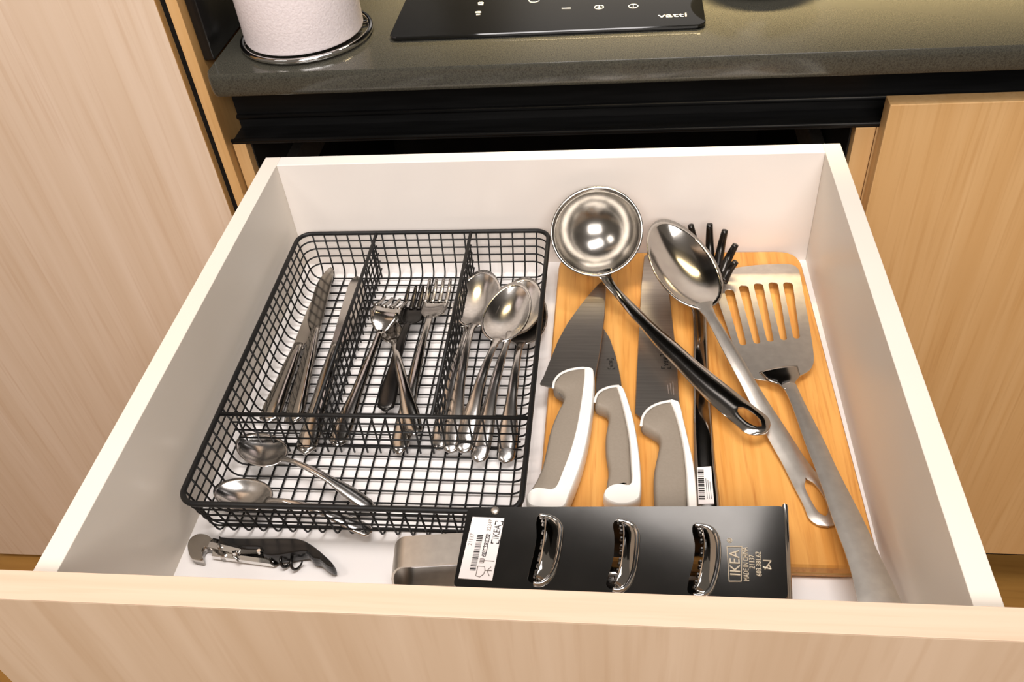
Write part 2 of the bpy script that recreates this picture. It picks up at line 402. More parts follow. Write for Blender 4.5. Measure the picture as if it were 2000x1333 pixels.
divider((bx0 + .002, CYD, 0), (bx1 - .002, CYD, 0), 'cross divider in front of the long compartments')

# ------------------------------------------------------------------ cutting board
bd_pts = [(.278, .4655), (.5155, .4655), (.530, .0965), (.279, .0965)]
def rounded_poly(pts, r, n=6):
    out = []; N = len(pts); pts = [Vector((p[0], p[1], 0)) for p in pts]
    for i in range(N):
        p = pts[i]; a = (pts[i - 1] - p).normalized(); b = (pts[(i + 1) % N] - p).normalized()
        for k in range(n + 1):
            t = k / n; out.append((p + a * r) * (1 - t) ** 2 + p * 2 * t * (1 - t) + (p + b * r) * t * t)
    return out
board = thing('cutting_board', 'bamboo cutting board lying flat on the drawer floor under the utensils', 'cutting board', (.4, .28, 0))
bo = rounded_poly([(.2785, .4660), (.5205, .4660), (.5245, .0970), (.2785, .0970)], .024)
BT = .0150
rel(obj('slab', pillow(bo, .0002, BT - .0002, .0018, 5), M['bamboo']), board)
rel(obj('edge_layer', pillow(inset(ccw(bo), -.0004), .0050, .0028, .0004, 3), M['bamboo_end']), board)

# ------------------------------------------------------------------ cutlery generators (local: head towards +Y, rests on z=0)
def place(root, tip, end, zt, ze, roll=0.0):
    """tip/end are photograph pixels, located on real heights; local +Y runs end->tip"""
    A = at(*tip, z=zt); B = at(*end, z=ze); d = A - B
    y = d.normalized(); x = y.cross(Vector((0, 0, 1))).normalized(); z = x.cross(y)
    R = Matrix((x, y, z)).transposed()
    R = R @ Matrix.Rotation(roll, 3, 'Y')
    root.matrix_world = Matrix.Translation(B) @ R.to_4x4()
    return d.length
def bowl_mesh(L, Wd, dep, thick, y0, egg=.12, nr=9, nt=36, z0=0.0, tilt=0.0):
    """open bowl: outline ellipse (egg-shaped) with centre at y0+L/2; rim plane at z0+dep"""
    b = bmesh.new(); layers = []
    for side in (0, 1):
        rows = []
        for i in range(nr + 1):
            r = i / nr; row = []
            for k in range(nt):
                a = 2 * math.pi * k / nt
                yy = math.sin(a); xx = math.cos(a) * (1 - egg * yy)
                rr = r * (1 if side == 0 else 1)
                zz = dep * (rr ** 2.3)
                p = Vector((xx * rr * Wd / 2, y0 + L / 2 + yy * rr * L / 2, z0 + zz + (thick if side == 0 else 0) * (1 if i < nr else .9)))
                row.append(p)
                if i == 0: break
            rows.append([b.verts.new(p) for p in row])
        for k in range(nt):
            b.faces.new((rows[0][0], rows[1][k], rows[1][(k + 1) % nt]))
        for i in range(1, nr):
            for k in range(nt): b.faces.new((rows[i][k], rows[i + 1][k], rows[i + 1][(k + 1) % nt], rows[i][(k + 1) % nt]))
        layers.append(rows[-1])
    for k in range(nt): b.faces.new((layers[0][k], layers[0][(k + 1) % nt], layers[1][(k + 1) % nt], layers[1][k]))
    return b
def handle_path(L, y_start, z_start, hump, z_end, n=26):
    out = []
    for i in range(n):
        t = i / (n - 1); y = y_start * (1 - t)
        z = z_start * (1 - t) + z_end * t + hump * math.sin(math.pi * min(1, t * 1.0)) * (1 - t * .4)
        out.append(Vector((0, y, z)))
    return out
def make_spoon(name, label, cat, Lh, Lb, Wb, dep, tip, end, zt, ze, roll=0, group=None, mt='steel', ww=.0165, neck=.006, hump=.010, down=False):
    root = thing(name, label, cat, group=group)
    L = place(root, tip, end, zt, ze, roll)
    b = bowl_mesh(Lb, Wb, dep, .0012, L - Lb)
    if down:
        for v in b.verts: v.co.z = dep + .0012 - v.co.z
        bmesh.ops.reverse_faces(b, faces=b.faces[:])
    obj('bowl', b, M[mt], root, smooth=True)
    if down:
        yb_ = L - Lb
        p = [Vector((0, yb_ + .007, dep * .42)), Vector((0, yb_ + .001, dep * .20 + .0010)), Vector((0, yb_ - .008, .0012 + dep * .28)), Vector((0, yb_ - .022, dep * .75)), Vector((0, yb_ * .60, dep * .80)), Vector((0, yb_ * .3, dep * .55)), Vector((0, 0, .0016))]
        p = catmull(p, 5, closed=False)
        wt = widths_on(p, endround([(0, neck * 2.2), (.05, neck * 1.2), (.13, neck), (.5, neck * 1.7), (.85, ww)], ww))
        obj('handle', ribbon(p, wt, .0019, .13, nx=9), M[mt], root, smooth=True)
        return root
    p = [Vector((0, L - Lb + .004, dep * .93 + .0006)), Vector((0, L - Lb - .004, dep + .003))] + handle_path(L, L - Lb - .012, dep + .005, hump, .0012)
    p = catmull(p, 2, closed=False)
    wt = widths_on(p, endround([(0, neck * 1.9), (.06, neck * 1.05), (.16, neck), (.5, neck * 1.5), (.85, ww)], ww))
    obj('handle', ribbon(p, wt, .0019, .10, nx=7), M[mt], root, smooth=True)
    return root
def make_fork(name, label, tip, end, zt, ze, roll=0, Wf=.025, mt='steel', ww=.0165, tines=4, Lh=.062, down=0):
    root = thing(name, label, 'fork', group='forks in the tray')
    L = place(root, tip, end, zt, ze, roll)
    # head plate
    hb = bmesh.new(); n = 12; y1 = L - Lh; plate = Lh * .52
    path = []; wd = []
    for i in range(n):
        t = i / (n - 1)
        zz = .010 - .007 * math.sin(t * math.pi * .5) if not down else .0065 + .0085 * math.sin(min(1, t * 1.15) * math.pi * .62)
        path.append(Vector((0, y1 + plate * t, zz)))
        wd.append(.0065 + (Wf - .0065) * (1 - (1 - min(1, t * 1.5)) ** 2.0) ** .8)
    obj('head', ribbon(path, wd, .0017, -.06, nx=7), M[mt], root, smooth=True)
    tw = Wf / (tines * 1.62 - .62); zp = path[-1].z
    for k in range(tines):
        xk = -Wf / 2 + tw / 2 + k * (Wf - tw) / (tines - 1)
        pp = []; ws = []
        for i in range(9):
            t = i / 8; pp.append(Vector((xk, y1 + plate - .001 + (Lh - plate + .001) * t, (.003 + .005 * t * t) if not down else zp * (1 - t) ** down + .0005))); ws.append(tw * (1 - .45 * t ** 3))
        obj('tine', ribbon(pp, ws, .0017, 0, nx=3), M[mt], root, smooth=True)
    p = handle_path(L, y1 + .002, .010, .006, .0012) if not down else handle_path(L, y1 + .002, .0068, .0, .0016)
    wt = widths_on(p, endround([(0, .0066), (.15, .0066), (.5, .010), (.85, ww)], ww))
    obj('handle', ribbon(p, wt, .0019, .08, nx=7), M[mt], root, smooth=True)
    return root
def make_table_knife(label, tip, end, zt, ze, roll=0, flip=1):
    root = thing('table_knife', label, 'table knife', group='table knives in the tray')
    L = place(root, tip, end, zt, ze, roll); Lb = L * .44; y0 = L - Lb
    prof = [(-.004, y0 - .002), (-.0045, y0 + .01), (-.0048, L - .035), (-.0045, L - .012), (-.002, L - .002), (.002, L), (.008, L - .012), (.0112, L - .028), (.0112, y0 + .028), (.0095, y0 + .014), (.0045, y0 + .004), (.004, y0 - .002)]
    P = catmull([Vector((x * flip * 1.22, y, 0)) for x, y in prof], 4)
    obj('blade', pillow(P, .0030, .0013, .0004, 3), M['steel'], root)
    p = [Vector((0, y0 + .004 - (y0 + .004) * i / 22, .0036)) for i in range(23)]
    wt = widths_on(p, endround([(0, .0080), (.08, .0105), (.4, .0145), (.85, .0185)], .0185))
    th = widths_on(p, [(0, .004), (.15, .0062), (.8, .0058), (1, .0035)])
    obj('handle', ribbon(p, wt, th, .05, nx=7), M['steel'], root, smooth=True)
    return root

FL = .0060   # top of the tray wires
make_table_knife('steel table knife at the far left, its blade tip lowest of the three knives', (624, 582), (524, 832), FL + .004, FL + .001, roll=.06)
make_table_knife('middle steel table knife, its narrow blade tip reaching farthest back', (650, 528), (574, 836), FL + .014, FL + .004, roll=-.30, flip=-1)
make_table_knife('steel table knife beside the knife divider, its handle end reaching closest to the viewer', (697, 546), (597, 893), FL + .007, FL + .002, roll=.02, flip=1)

make_fork('fork', 'steel fork lying slanted on top, marks along its brushed handle', (774, 584), (655, 876), FL + .006, FL + .002, roll=.12, Wf=.0285, down=1.3, Lh=.056)
make_fork('fork', 'dark steel fork under the others with a black looking head and handle', (822, 570), (752, 806), FL + .002, FL + .003, roll=0, Wf=.027, mt='steel_dark')
make_fork('fork', 'steel fork against the spoon divider, long tines pointing back', (862, 556), (778, 890), FL + .004, FL + .001, roll=0, Wf=.026)
make_spoon('teaspoon', 'small steel teaspoon lying among the forks, its handle crossing them', 'spoon', .1, .034, .022, .005, (762, 636), (812, 853), FL + .001, FL + .008, mt='steel', ww=.0155, hump=.006)

G = 'dessert spoons in the tray'
make_spoon('tablespoon', 'steel tablespoon nested under the leftmost big spoon', 'spoon', .1, .082, .0445, .0085, (946, 550), (857, 882), FL + .001, FL, group=G, mt='steel_spoon')
make_spoon('tablespoon', 'leftmost big steel tablespoon, bowl fully in view', 'spoon', .1, .084, .0455, .0090, (947, 542), (880, 888), FL + .010, FL + .004, group=G, mt='steel_spoon')
make_spoon('tablespoon', 'steel tablespoon at the bottom right beside the tray wall', 'spoon', .1, .082, .0445, .0085, (1034, 578), (987, 908), FL, FL, group=G, mt='steel_spoon')
make_spoon('tablespoon', 'steel tablespoon in the middle of the right-hand pile, pale curved rim showing', 'spoon', .1, .084, .0455, .0090, (1030, 556), (934, 906), FL + .008, FL + .002, group=G, mt='steel_spoon')
make_spoon('tablespoon', 'steel tablespoon on top of the right-hand pile, tilted bowl with water spots', 'spoon', .1, .082, .0450, .0090, (1012, 566), (903, 888), FL + .016, FL + .006, group=G, mt='steel_spoon')
G = 'teaspoons in the front compartment'
make_spoon('teaspoon', 'steel teaspoon lying slanted across the front compartment, nearer the cross divider', 'spoon', .1, .051, .034, .007, (470, 868), (727, 996), FL + .006, FL + .002, roll=.1, group=G, mt='steel_spoon', ww=.0125, neck=.0045, hump=.006)
make_spoon('teaspoon', 'steel teaspoon lying against the front wall of the tray', 'spoon', .1, .051, .034, .007, (424, 964), (726, 1044), FL + .008, FL + .002, roll=.12, group=G, mt='steel_spoon', ww=.0125, neck=.0045, hump=.006)

# ------------------------------------------------------------------ kitchen knives
def px_pillow(name, pts, zref, z0, h, r, m, root, n=5, step=.0022, layers=5, zfun=None):
    P = catmull(ats(pts, zref), n); P = resample([Vector((p.x, p.y, 0)) for p in P], step)
    return obj(name, pillow(P, z0, h, r, layers, zfun), m, root)
HT = .0355  # top of the knife handles
def kitchen_knife(name, label, blade, zb, grip, shell, line, hz0, ht, zrefB):
    root = thing(name, label, 'kitchen knife', group='white and grey handled kitchen knives')
    P = [Vector((p.x, p.y, 0)) for p in ats(blade, zrefB)]
    o = obj('blade', pillow(resample(P, .003), zb, .0016, .0005, 3), M['steel_brushed'], root)
    g = px_pillow('grip', grip, ht, hz0 + .0008, ht - hz0 - .0012, .0034, M['hgrey'], root, layers=9); set_smooth(g)
    s = px_pillow('handle', shell, ht, hz0, ht - hz0 + .0002, .0013, M['hwhite'], root, layers=9); set_smooth(s); s['label'] = 'white plastic back and end cap'
    L = [Vector((p.x, p.y, ht - .0016)) for p in catmull(ats(line, ht), 5, closed=False)]
    t = obj('bolster_line', tube(L, .0012, 8), M['hwhite'], root, smooth=True)
    return root
chef = kitchen_knife('chef_knife', 'largest kitchen knife, broad curved blade resting its tip on the ladle handle',
    [(1185, 543), (1168, 556), (1148, 578), (1128, 604), (1108, 632), (1090, 665), (1076, 700), (1062, 735), (1053, 752), (1083, 760), (1110, 790), (1150, 770), (1163, 735), (1172, 690), (1181, 620)], .0290,
    [(1080, 752), (1084, 740), (1094, 729), (1112, 721), (1133, 717), (1148, 719), (1150, 740), (1142, 790), (1131, 845), (1118, 890), (1100, 930), (1088, 962), (1066, 966), (1036, 966), (1034, 955), (1046, 934), (1058, 906), (1066, 872), (1074, 835), (1088, 800), (1099, 778), (1096, 764)],
    [(1141, 717), (1156, 718), (1161, 726), (1161, 760), (1157, 805), (1149, 855), (1138, 900), (1124, 940), (1113, 967), (1106, 986), (1094, 993), (1062, 993), (1036, 989), (1027, 976), (1030, 962), (1044, 952), (1062, 952), (1082, 952), (1096, 922), (1112, 880), (1124, 836), (1133, 785), (1139, 740)],
    [(1080, 756), (1083, 742), (1094, 729), (1112, 721), (1135, 717), (1150, 718)], .0165, HT, .0300)
util = kitchen_knife('utility_knife', 'smallest kitchen knife, in the middle with a narrow pointed blade',
    [(1178, 640), (1172, 655), (1167, 700), (1163, 760), (1172, 795), (1200, 790), (1216, 765), (1212, 735), (1203, 695), (1191, 660)], .0200,
    [(1162, 780), (1166, 769), (1176, 760), (1192, 754), (1207, 753), (1214, 770), (1222, 810), (1229, 850), (1232, 900), (1233, 946), (1215, 950), (1188, 958), (1184, 945), (1188, 915), (1183, 880), (1183, 845), (1188, 815), (1184, 800), (1172, 794), (1163, 790)],
    [(1203, 752), (1214, 753), (1221, 762), (1232, 795), (1241, 830), (1249, 880), (1253, 930), (1252, 966), (1244, 978), (1226, 985), (1204, 985), (1186, 978), (1178, 968), (1181, 956), (1194, 946), (1212, 943), (1231, 943), (1231, 900), (1227, 850), (1218, 805), (1209, 772)],
    [(1161, 784), (1166, 769), (1176, 760), (1192, 754), (1209, 752)], .0153, .0310, .0212)
bread = kitchen_knife('bread_knife', 'long straight-bladed kitchen knife right of the others, handle end behind the grater',
    [(1268, 494), (1258, 502), (1252, 560), (1248, 640), (1243, 730), (1240, 808), (1262, 828), (1300, 830), (1330, 812), (1326, 770), (1322, 700), (1315, 640), (1309, 588), (1300, 530), (1286, 500)], .0175,
    [(1252, 826), (1256, 810), (1268, 796), (1288, 786), (1310, 783), (1318, 792), (1328, 830), (1337, 875), (1342, 930), (1343, 990), (1344, 1020), (1300, 1026), (1282, 1018), (1279, 985), (1277, 950), (1278, 915), (1285, 880), (1288, 862), (1284, 848), (1268, 838)],
    [(1307, 781), (1320, 781), (1329, 788), (1338, 825), (1348, 868), (1356, 905), (1361, 950), (1364, 1000), (1365, 1030), (1352, 1044), (1320, 1048), (1292, 1044), (1280, 1030), (1284, 1016), (1302, 1012), (1340, 1012), (1341, 960), (1338, 910), (1331, 860), (1319, 812)],
    [(1252, 830), (1256, 811), (1268, 796), (1288, 786), (1312, 781)], .0153, .0310, .0180)
# etched maker's marks
def bracket_logo(cx, cy_, z, ang_dir, size, m, parent, name='etched_mark', txt='IKEA'):
    y = Vector(ang_dir).normalized(); x = Vector((y.y, -y.x, 0))
    mt = frame_mtx((cx, cy_, z), x, y)
    text(name, txt, size, mt, m, parent, xs=.95)
    b = bmesh.new(); hw, hh, t = size * 1.55, size * .75, size * .11
    for sx in (-1, 1):
        for sy in (-1, 1):
            box(*sorted((sx * hw, sx * (hw - t))), *sorted((sy * hh, sy * hh * .25)), 0, .00015, bm=b)
            box(*sorted((sx * hw, sx * hw * .72)), *sorted((sy * hh, sy * (hh - t))), 0, .00015, bm=b)
    b.transform(mt); obj('mark_frame', b, m, parent)
p = at(1300, 706, z=.0194); d = at(1303, 740, z=.0193) - at(1297, 670, z=.0193)
q = Vector((-d.y, d.x, 0))
bracket_logo(p.x, p.y, .0193, q, .0058, M['ink'], bread)
p = at(1193, 711, z=.0219); d = at(1197, 740, z=.0219) - at(1189, 680, z=.0219)
bracket_logo(p.x, p.y, .0219, Vector((-d.y, d.x, 0)), .0042, M['ink'], util)
b_ = bmesh.new()
for k in range(3):
    c = at(1304 + k * 5, 752 - k * 3, z=.0193); e = at(1306 + k * 5, 770 - k * 3 + k * 4, z=.0193)
    s = Vector((.0003, 0, 0))
    vs = [b_.verts.new(v) for v in (c - s, c + s, e + s, e - s)]; b_.faces.new(vs)
obj('fine_print', b_, M['ink_soft'], bread)

# ------------------------------------------------------------------ long utensils
# pasta server (lowest)
sv = thing('pasta_server', 'dark steel pasta server with upturned prongs under the serving spoon', 'pasta server')
def sv_pt(u, v, z): return at(u, v, z=z)
c = at(1372, 552, z=.0165); topd = (at(1412, 455, z=.03) - c); topd.z = 0; ya = topd.normalized(); xa = Vector((ya.y, -ya.x, 0))
b = bowl_mesh(.058, .050, .0058, .0014, -.030, egg=-.05); 
b.transform(Matrix(((xa.x, ya.x, 0, c.x), (xa.y, ya.y, 0, c.y), (0, 0, 1, .0155), (0, 0, 0, 1))))
obj('bowl', b, M['steel_dark'], sv, smooth=True)
for (u0, v0, z0, u1, v1, z1) in ((1366, 510, .026, 1349, 440, .060), (1388, 515, .026, 1386, 438, .062), (1402, 522, .026, 1416, 450, .058), (1410, 536, .031, 1437, 478, .055), (1412, 550, .032, 1437, 512, .048)):
    a, e = at(u0, v0, z=z0), at(u1, v1, z=z1); mid = a.lerp(e, .5) + Vector((0, .004, -.002))
    pp = catmull([a, mid, e], 5, closed=False)
    obj('prong', tube(pp, [.0050 - .0020 * i / (len(pp) - 1) for i in range(len(pp))], 8), M['steel_dark'], sv, smooth=True)
hp = catmull([at(1358, 585, z=.026), at(1366, 612, z=.0225), at(1368, 650, z=.020), at(1370, 760, z=.0185), at(1375, 880, z=.0180), at(1383, 990, z=.0180), at(1388, 1040, z=.0180)], 6, closed=False)
wt = widths_on(hp, endround([(0, .016), (.05, .0125), (.35, .0130), (.7, .0160), (.9, .0180)], .0180))
obj('handle', ribbon(hp, wt, .0030, .06, nx=7), M['steel'], sv, smooth=True)
# barcode sticker on its handle
st = rel(obj('barcode_sticker', pillow([Vector((p.x, p.y, 0)) for p in ats([(1361, 913), (1389, 911), (1395, 984), (1364, 985)], .0212)], .0207, .0004, .0001, 3), M['sticker']), sv)
b = bmesh.new(); rr = random.Random(3); v = 918
while v < 976:
    h_ = rr.choice((1.2, 2, 3)); e = .0002
    P = ats([(1362.5 + (v - 913) * .04, v), (1374 + (v - 913) * .05, v), (1374 + (v - 913) * .05, v + h_), (1362.5 + (v - 913) * .04, v + h_)], .0213)
    b.faces.new([b.verts.new(p) for p in P]); v += h_ + rr.choice((1.2, 1.6, 2.2))
for k in range(3):
    P = ats([(1378 + k * 4, 935 + k * 3), (1379 + k * 4, 935 + k * 3), (1382 + k * 4, 975), (1381 + k * 4, 975)], .0213)
    b.faces.new([b.verts.new(p) for p in P])
obj('barcode_print', b, M['ink'], sv)

# serving spoon
ss = thing('serving_spoon', 'large solid steel serving spoon with a hanging hole in its handle', 'serving spoon')
Bn, Bt = at(1378, 604, z=.044), at(1292, 430, z=.063)
dv_ = (Bt - Bn); Lb = dv_.length; ya = dv_.normalized(); xa = ya.cross(Vector((0, 0, 1))).normalized(); za = xa.cross(ya)
za = (za + xa * .12).normalized(); xa = ya.cross(za).normalized()
b = bowl_mesh(Lb, .063, .013, .0014, 0, egg=.10, nr=10, nt=44)
b.transform(Matrix(((xa.x, ya.x, za.x, Bn.x - za.x * .013), (xa.y, ya.y, za.y, Bn.y - za.y * .013), (xa.z, ya.z, za.z, Bn.z - za.z * .013), (0, 0, 0, 1))))
obj('bowl', b, M['steel'], ss, smooth=True)
def holed_handle(name, path_px, table, hole, root, m, th=.0022, arch=.05, zend=None):
    """strap whose last stretch carries an oval hanging hole"""
    P = catmull([at(u, v, z=z) for u, v, z in path_px], 8, closed=False)
    L = [0]
    for i in range(1, len(P)): L.append(L[-1] + (P[i] - P[i - 1]).length)
    tot = L[-1]; h0, h1, hw = hole
    N = 90; b = bmesh.new(); up = Vector((0, 0, 1)); left = []; rows = []
    def pos(l):
        for i in range(1, len(P)):
            if L[i] >= l - 1e-9:
                t = (l - L[i - 1]) / (L[i] - L[i - 1]); return P[i - 1].lerp(P[i], t), (P[min(i + 1, len(P) - 1)] - P[max(i - 2, 0)]).normalized()
        return P[-1], (P[-1] - P[-2]).normalized()
    def width(t):
        for (a, wa), (c_, wc) in zip(table, table[1:]):
            if a <= t <= c_:
                q = (t - a) / (c_ - a); q = q * q * (3 - 2 * q); return wa + (wc - wa) * q
        return table[-1][1]
    ts = [i / N for i in range(N)] + [1 - (1 / N) * (.5 ** k) for k in range(1, 4)] + [1.0]
    ts = sorted(set(ts))
    wl = table[-1][1]
    for t in ts:
        c_, tg = pos(t * tot); s = tg.cross(up).normalized(); u = s.cross(tg)
        w_ = width(t); rem = (1 - t) * tot
        if rem < wl / 2: w_ = 2 * math.sqrt(max(1e-7, (wl / 2) ** 2 - (wl / 2 - rem) ** 2))
        hh = 0
        l = t * tot
        a0, a1 = tot - h0, tot - h1
        if a0 < l < a1: hh = hw * math.sqrt(max(0, 1 - ((l - (a0 + a1) / 2) / ((a1 - a0) / 2)) ** 2)) ** .8
        row = []
        for sg in (-1, 1):
            for k, q in enumerate((1, .66, .33, 0)):
                x = sg * (hh / 2 + (w_ / 2 - hh / 2) * q) if hh or q else 0
                e = arch * w_ * (1 - (2 * x / max(w_, 1e-5)) ** 2); ed = .5 if q == 1 or (hh and q == 0) else 1
                row.append((b.verts.new(c_ + s * x + u * (e + th / 2 * ed)), b.verts.new(c_ + s * x + u * (e - th / 2 * ed))))
        rows.append((row, hh > 0))
    for (r0, f0), (r1, f1) in zip(rows, rows[1:]):
        for base in (0, 4):
            for k in range(3):
                b.faces.new((r0[base + k][0], r0[base + k + 1][0], r1[base + k + 1][0], r1[base + k][0]))
                b.faces.new((r0[base + k][1], r1[base + k][1], r1[base + k + 1][1], r0[base + k + 1][1]))
            b.faces.new((r0[base][0], r1[base][0], r1[base][1], r0[base][1]))
            if f0 or f1: b.faces.new((r0[base + 3][0], r0[base + 3][1], r1[base + 3][1], r1[base + 3][0]))
    bmesh.ops.remove_doubles(b, verts=b.verts[:], dist=1e-6)
    o = obj(name, b, m, root); set_smooth(o, 50); return o
holed_handle('handle', [(1372, 594, .0445), (1384, 612, .0445), (1400, 640, .043), (1440, 710, .037), (1490, 800, .0255), (1545, 893, .0195), (1595, 975, .0180), (1618, 1030, .0175)],
             [(0, .020), (.03, .0125), (.08, .0095), (.35, .0125), (.7, .0185), (.88, .0235), (1, .0245)], (.042, .009, .0105), ss, M['steel_satin'])

# slotted turner
tu = thing('slotted_turner', 'slotted steel turner resting on the right side of the cutting board', 'turner')
zh = .0240
head = ats([(1392, 548), (1396, 538), (1408, 531), (1440, 524), (1480, 519), (1520, 517), (1545, 518), (1556, 524), (1562, 536), (1572, 590), (1582, 645), (1589, 695), (1588, 712), (1580, 725), (1562, 735), (1545, 742), (1535, 750), (1522, 748), (1500, 745), (1470, 740), (1456, 733), (1449, 720), (1434, 680), (1414, 622), (1400, 580)], zh)
slots = []
for (u0, v0, u1, v1) in ((1423, 566, 1452, 676), (1451, 558, 1479, 673), (1480, 554, 1505, 669), (1509, 552, 1531, 666), (1538, 552, 1556, 663)):
    a, e = at(u0, v0, z=zh), at(u1, v1, z=zh); d = (e - a); n_ = Vector((-d.y, d.x, 0)).normalized(); t_ = d.normalized()
    ring = []
    w0, w1 = .0045, .0030
    a2, e2 = a + t_ * w0, e - t_ * w1
    for k in range(7):
        an = math.pi * k / 6; ring.append(a2 + n_ * w0 * math.cos(an) - t_ * w0 * math.sin(an))
    for k in range(7):
        an = math.pi * k / 6; ring.append(e2 - n_ * w1 * math.cos(an) + t_ * w1 * math.sin(an))
    slots.append([Vector((p.x, p.y, zh)) for p in ring])
def plate_with_holes(outer, holes, z, th, zfun):
    cu = bpy.data.curves.new('t', 'CURVE'); cu.dimensions = '2D'; cu.fill_mode = 'BOTH'; cu.extrude = th / 2
    for ring in [outer] + holes:
        sp = cu.splines.new('POLY'); sp.points.add(len(ring) - 1); sp.use_cyclic_u = True
        for q, p in zip(sp.points, ring): q.co = (p.x, p.y, 0, 1)
    t = bpy.data.objects.new('t', cu); COL.objects.link(t); bpy.context.view_layer.update()
    me = bpy.data.meshes.new_from_object(t); bpy.data.objects.remove(t)
    b = bmesh.new(); b.from_mesh(me); bpy.data.meshes.remove(me)
    bmesh.ops.remove_doubles(b, verts=b.verts[:], dist=1e-6)
    long_ = [e for e in b.edges if e.calc_length() > .006]
    for v in b.verts: v.co.z += z + zfun(v.co.x, v.co.y)
    return b
hd = catmull(head, 4); 
yn = at(1535, 748, z=zh).y
b = plate_with_holes(resample([Vector((p.x, p.y, 0)) for p in hd], .003), slots, zh, .0014, lambda x, y: 0)
o = obj('head', b, M['steel_satin'], tu)
# folded shoulder running into the handle
sp_ = catmull([at(1520, 722, z=zh + .0008), at(1534, 745, z=.0262), at(1544, 760, z=.029)], 6, closed=False)
obj('shoulder', ribbon(sp_, widths_on(sp_, [(0, .034), (.35, .030), (.75, .013), (1, .0110)]), .0018, .05, nx=9), M['steel'], tu, smooth=True)
holed_handle('handle', [(1540, 752, .0280), (1552, 775, .0300), (1585, 850, .0320), (1630, 955, .0345), (1668, 1045, .037), (1700, 1125, .039), (1716, 1172, .040), (1728, 1205, .0405), (1742, 1238, .042)],
             [(0, .0115), (.06, .0105), (.35, .0150), (.7, .0215), (1, .0290)], (.013, .004, .006), tu, M['steel_satin'])

# ladle (on top)
la = thing('ladle', 'polished steel soup ladle with its round bowl against the back of the drawer', 'ladle')
ctr = at(1165, 452, z=.0745)
nrm = (CAM - ctr).normalized(); nrm = (nrm + Vector((-.10, .0, .42))).normalized()
Rl = .0442
ya = Vector((0, 1, 0)); ya = (ya - nrm * ya.dot(nrm)).normalized(); xa = ya.cross(nrm)
ml = Matrix(((xa.x, ya.x, nrm.x, ctr.x), (xa.y, ya.y, nrm.y, ctr.y), (xa.z, ya.z, nrm.z, ctr.z), (0, 0, 0, 1)))
b = bmesh.new(); nt = 56; prof = []
for i in range(13):
    a = math.radians(90 * i / 12); prof.append((math.sin(a * .87) / math.sin(math.radians(78.3)) * (Rl - .003), -(math.cos(a * .87) - .2028) * (Rl - .003) / .979))
prof += [(Rl - .0016, .0008), (Rl, .0010)]
outer_ = [(Rl, .0004)] + [(r + .0012 if r > .001 else r, z - .0012) for r, z in prof[:13][::-1]]
allp = prof + outer_
rows = []
for r, z in allp:
    if r < 1e-4: rows.append([b.verts.new((0, 0, z))])
    else: rows.append([b.verts.new((r * math.cos(2 * math.pi * k / nt), r * math.sin(2 * math.pi * k / nt), z)) for k in range(nt)])
for r0, r1 in zip(rows, rows[1:]):
    for k in range(nt):
        A = [r0[k % len(r0)], r0[(k + 1) % nt if len(r0) > 1 else 0], r1[(k + 1) % nt if len(r1) > 1 else 0], r1[k % len(r1)]]
        if len(r0) == 1: A = [r0[0], r1[(k + 1) % nt], r1[k]]
        if len(r1) == 1: A = [r0[k], r0[(k + 1) % nt], r1[0]]
        b.faces.new(A)
b.transform(ml)
o = obj('bowl', b, M['steel_ladle'], la, smooth=True)
low = ctr - ya * (Rl - .001) + xa * .006
la_px = [(1176, 536, None), (1192, 556, .0370), (1215, 583, .0385), (1260, 632, .0370), (1320, 692, .0350), (1390, 758, .0330), (1440, 800, .0315), (1496, 846, .0300)]
zlow = low.z
la_px[0] = (1178, 530, zlow - .0005); la_px[1] = (1190, 554, (zlow + .0385) / 2)
holed_handle('handle', la_px, [(0, .0180), (.04, .0100), (.12, .0085), (.30, .0125), (.55, .0185), (.80, .0245), (1, .0265)], (.030, .0065, .0105), la, M['steel'], th=.0024, arch=.09)

# ------------------------------------------------------------------ grater at the front
gr = thing('grater', 'polished steel grater with three toothed slots and a price label', 'grater')
zt = .0560
TL, TR, BR, BL = (at(*p, z=zt) for p in ((916, 992), (1531, 990), (1539, 1170), (886, 1146)))
BRs = Vector((BR.x, BR.y, zt))
gx = (TR - TL).normalized(); gy = Vector((-gx.y, gx.x, 0)); gm = frame_mtx(TL, gx, gy)   # local: x along, -y towards viewer
gl = (TR - TL).length; gd = (TL - BL).dot(gy)
gi = gm.inverted()
def gp(u, v): q = gi @ at(u, v, z=zt); return Vector((q.x, q.y, 0))
lTL, lTR, lBL, lBR = gp(914, 992), gp(1531, 990), gp(885, 1148), gp(1539, 1172)
# face with toothed slots
slot_px = [
 [(1052, 1008), (1061, 1010), (1065, 1025), (1063, 1060), (1058, 1090), (1052, 1115), (1046, 1136), (1036, 1139), (1031, 1130), (1036, 1110), (1043, 1080), (1048, 1050), (1047, 1020)],
 [(1202, 1018), (1212, 1020), (1217, 1040), (1217, 1070), (1214, 1100), (1208, 1125), (1200, 1148), (1190, 1151), (1184, 1142), (1190, 1120), (1198, 1090), (1200, 1050), (1197, 1028)],
 [(1354, 1026), (1364, 1028), (1371, 1045), (1374, 1075), (1371, 1105), (1364, 1135), (1358, 1160), (1348, 1162), (1342, 1153), (1346, 1130), (1354, 1100), (1357, 1065), (1352, 1040)]]
holes = []
for s in slot_px: holes.append([gp(p.x, p.y) for p in catmull([Vector((u, v, 0)) for u, v in s], 3)])
outl = rounded_poly([lTL, lTR, lBR, lBL], .004, 3)
b = plate_with_holes(outl, holes, 0, .0010, lambda x, y: 0); b.transform(gm)
obj('top_face', b, M['steel_mirror'], gr)
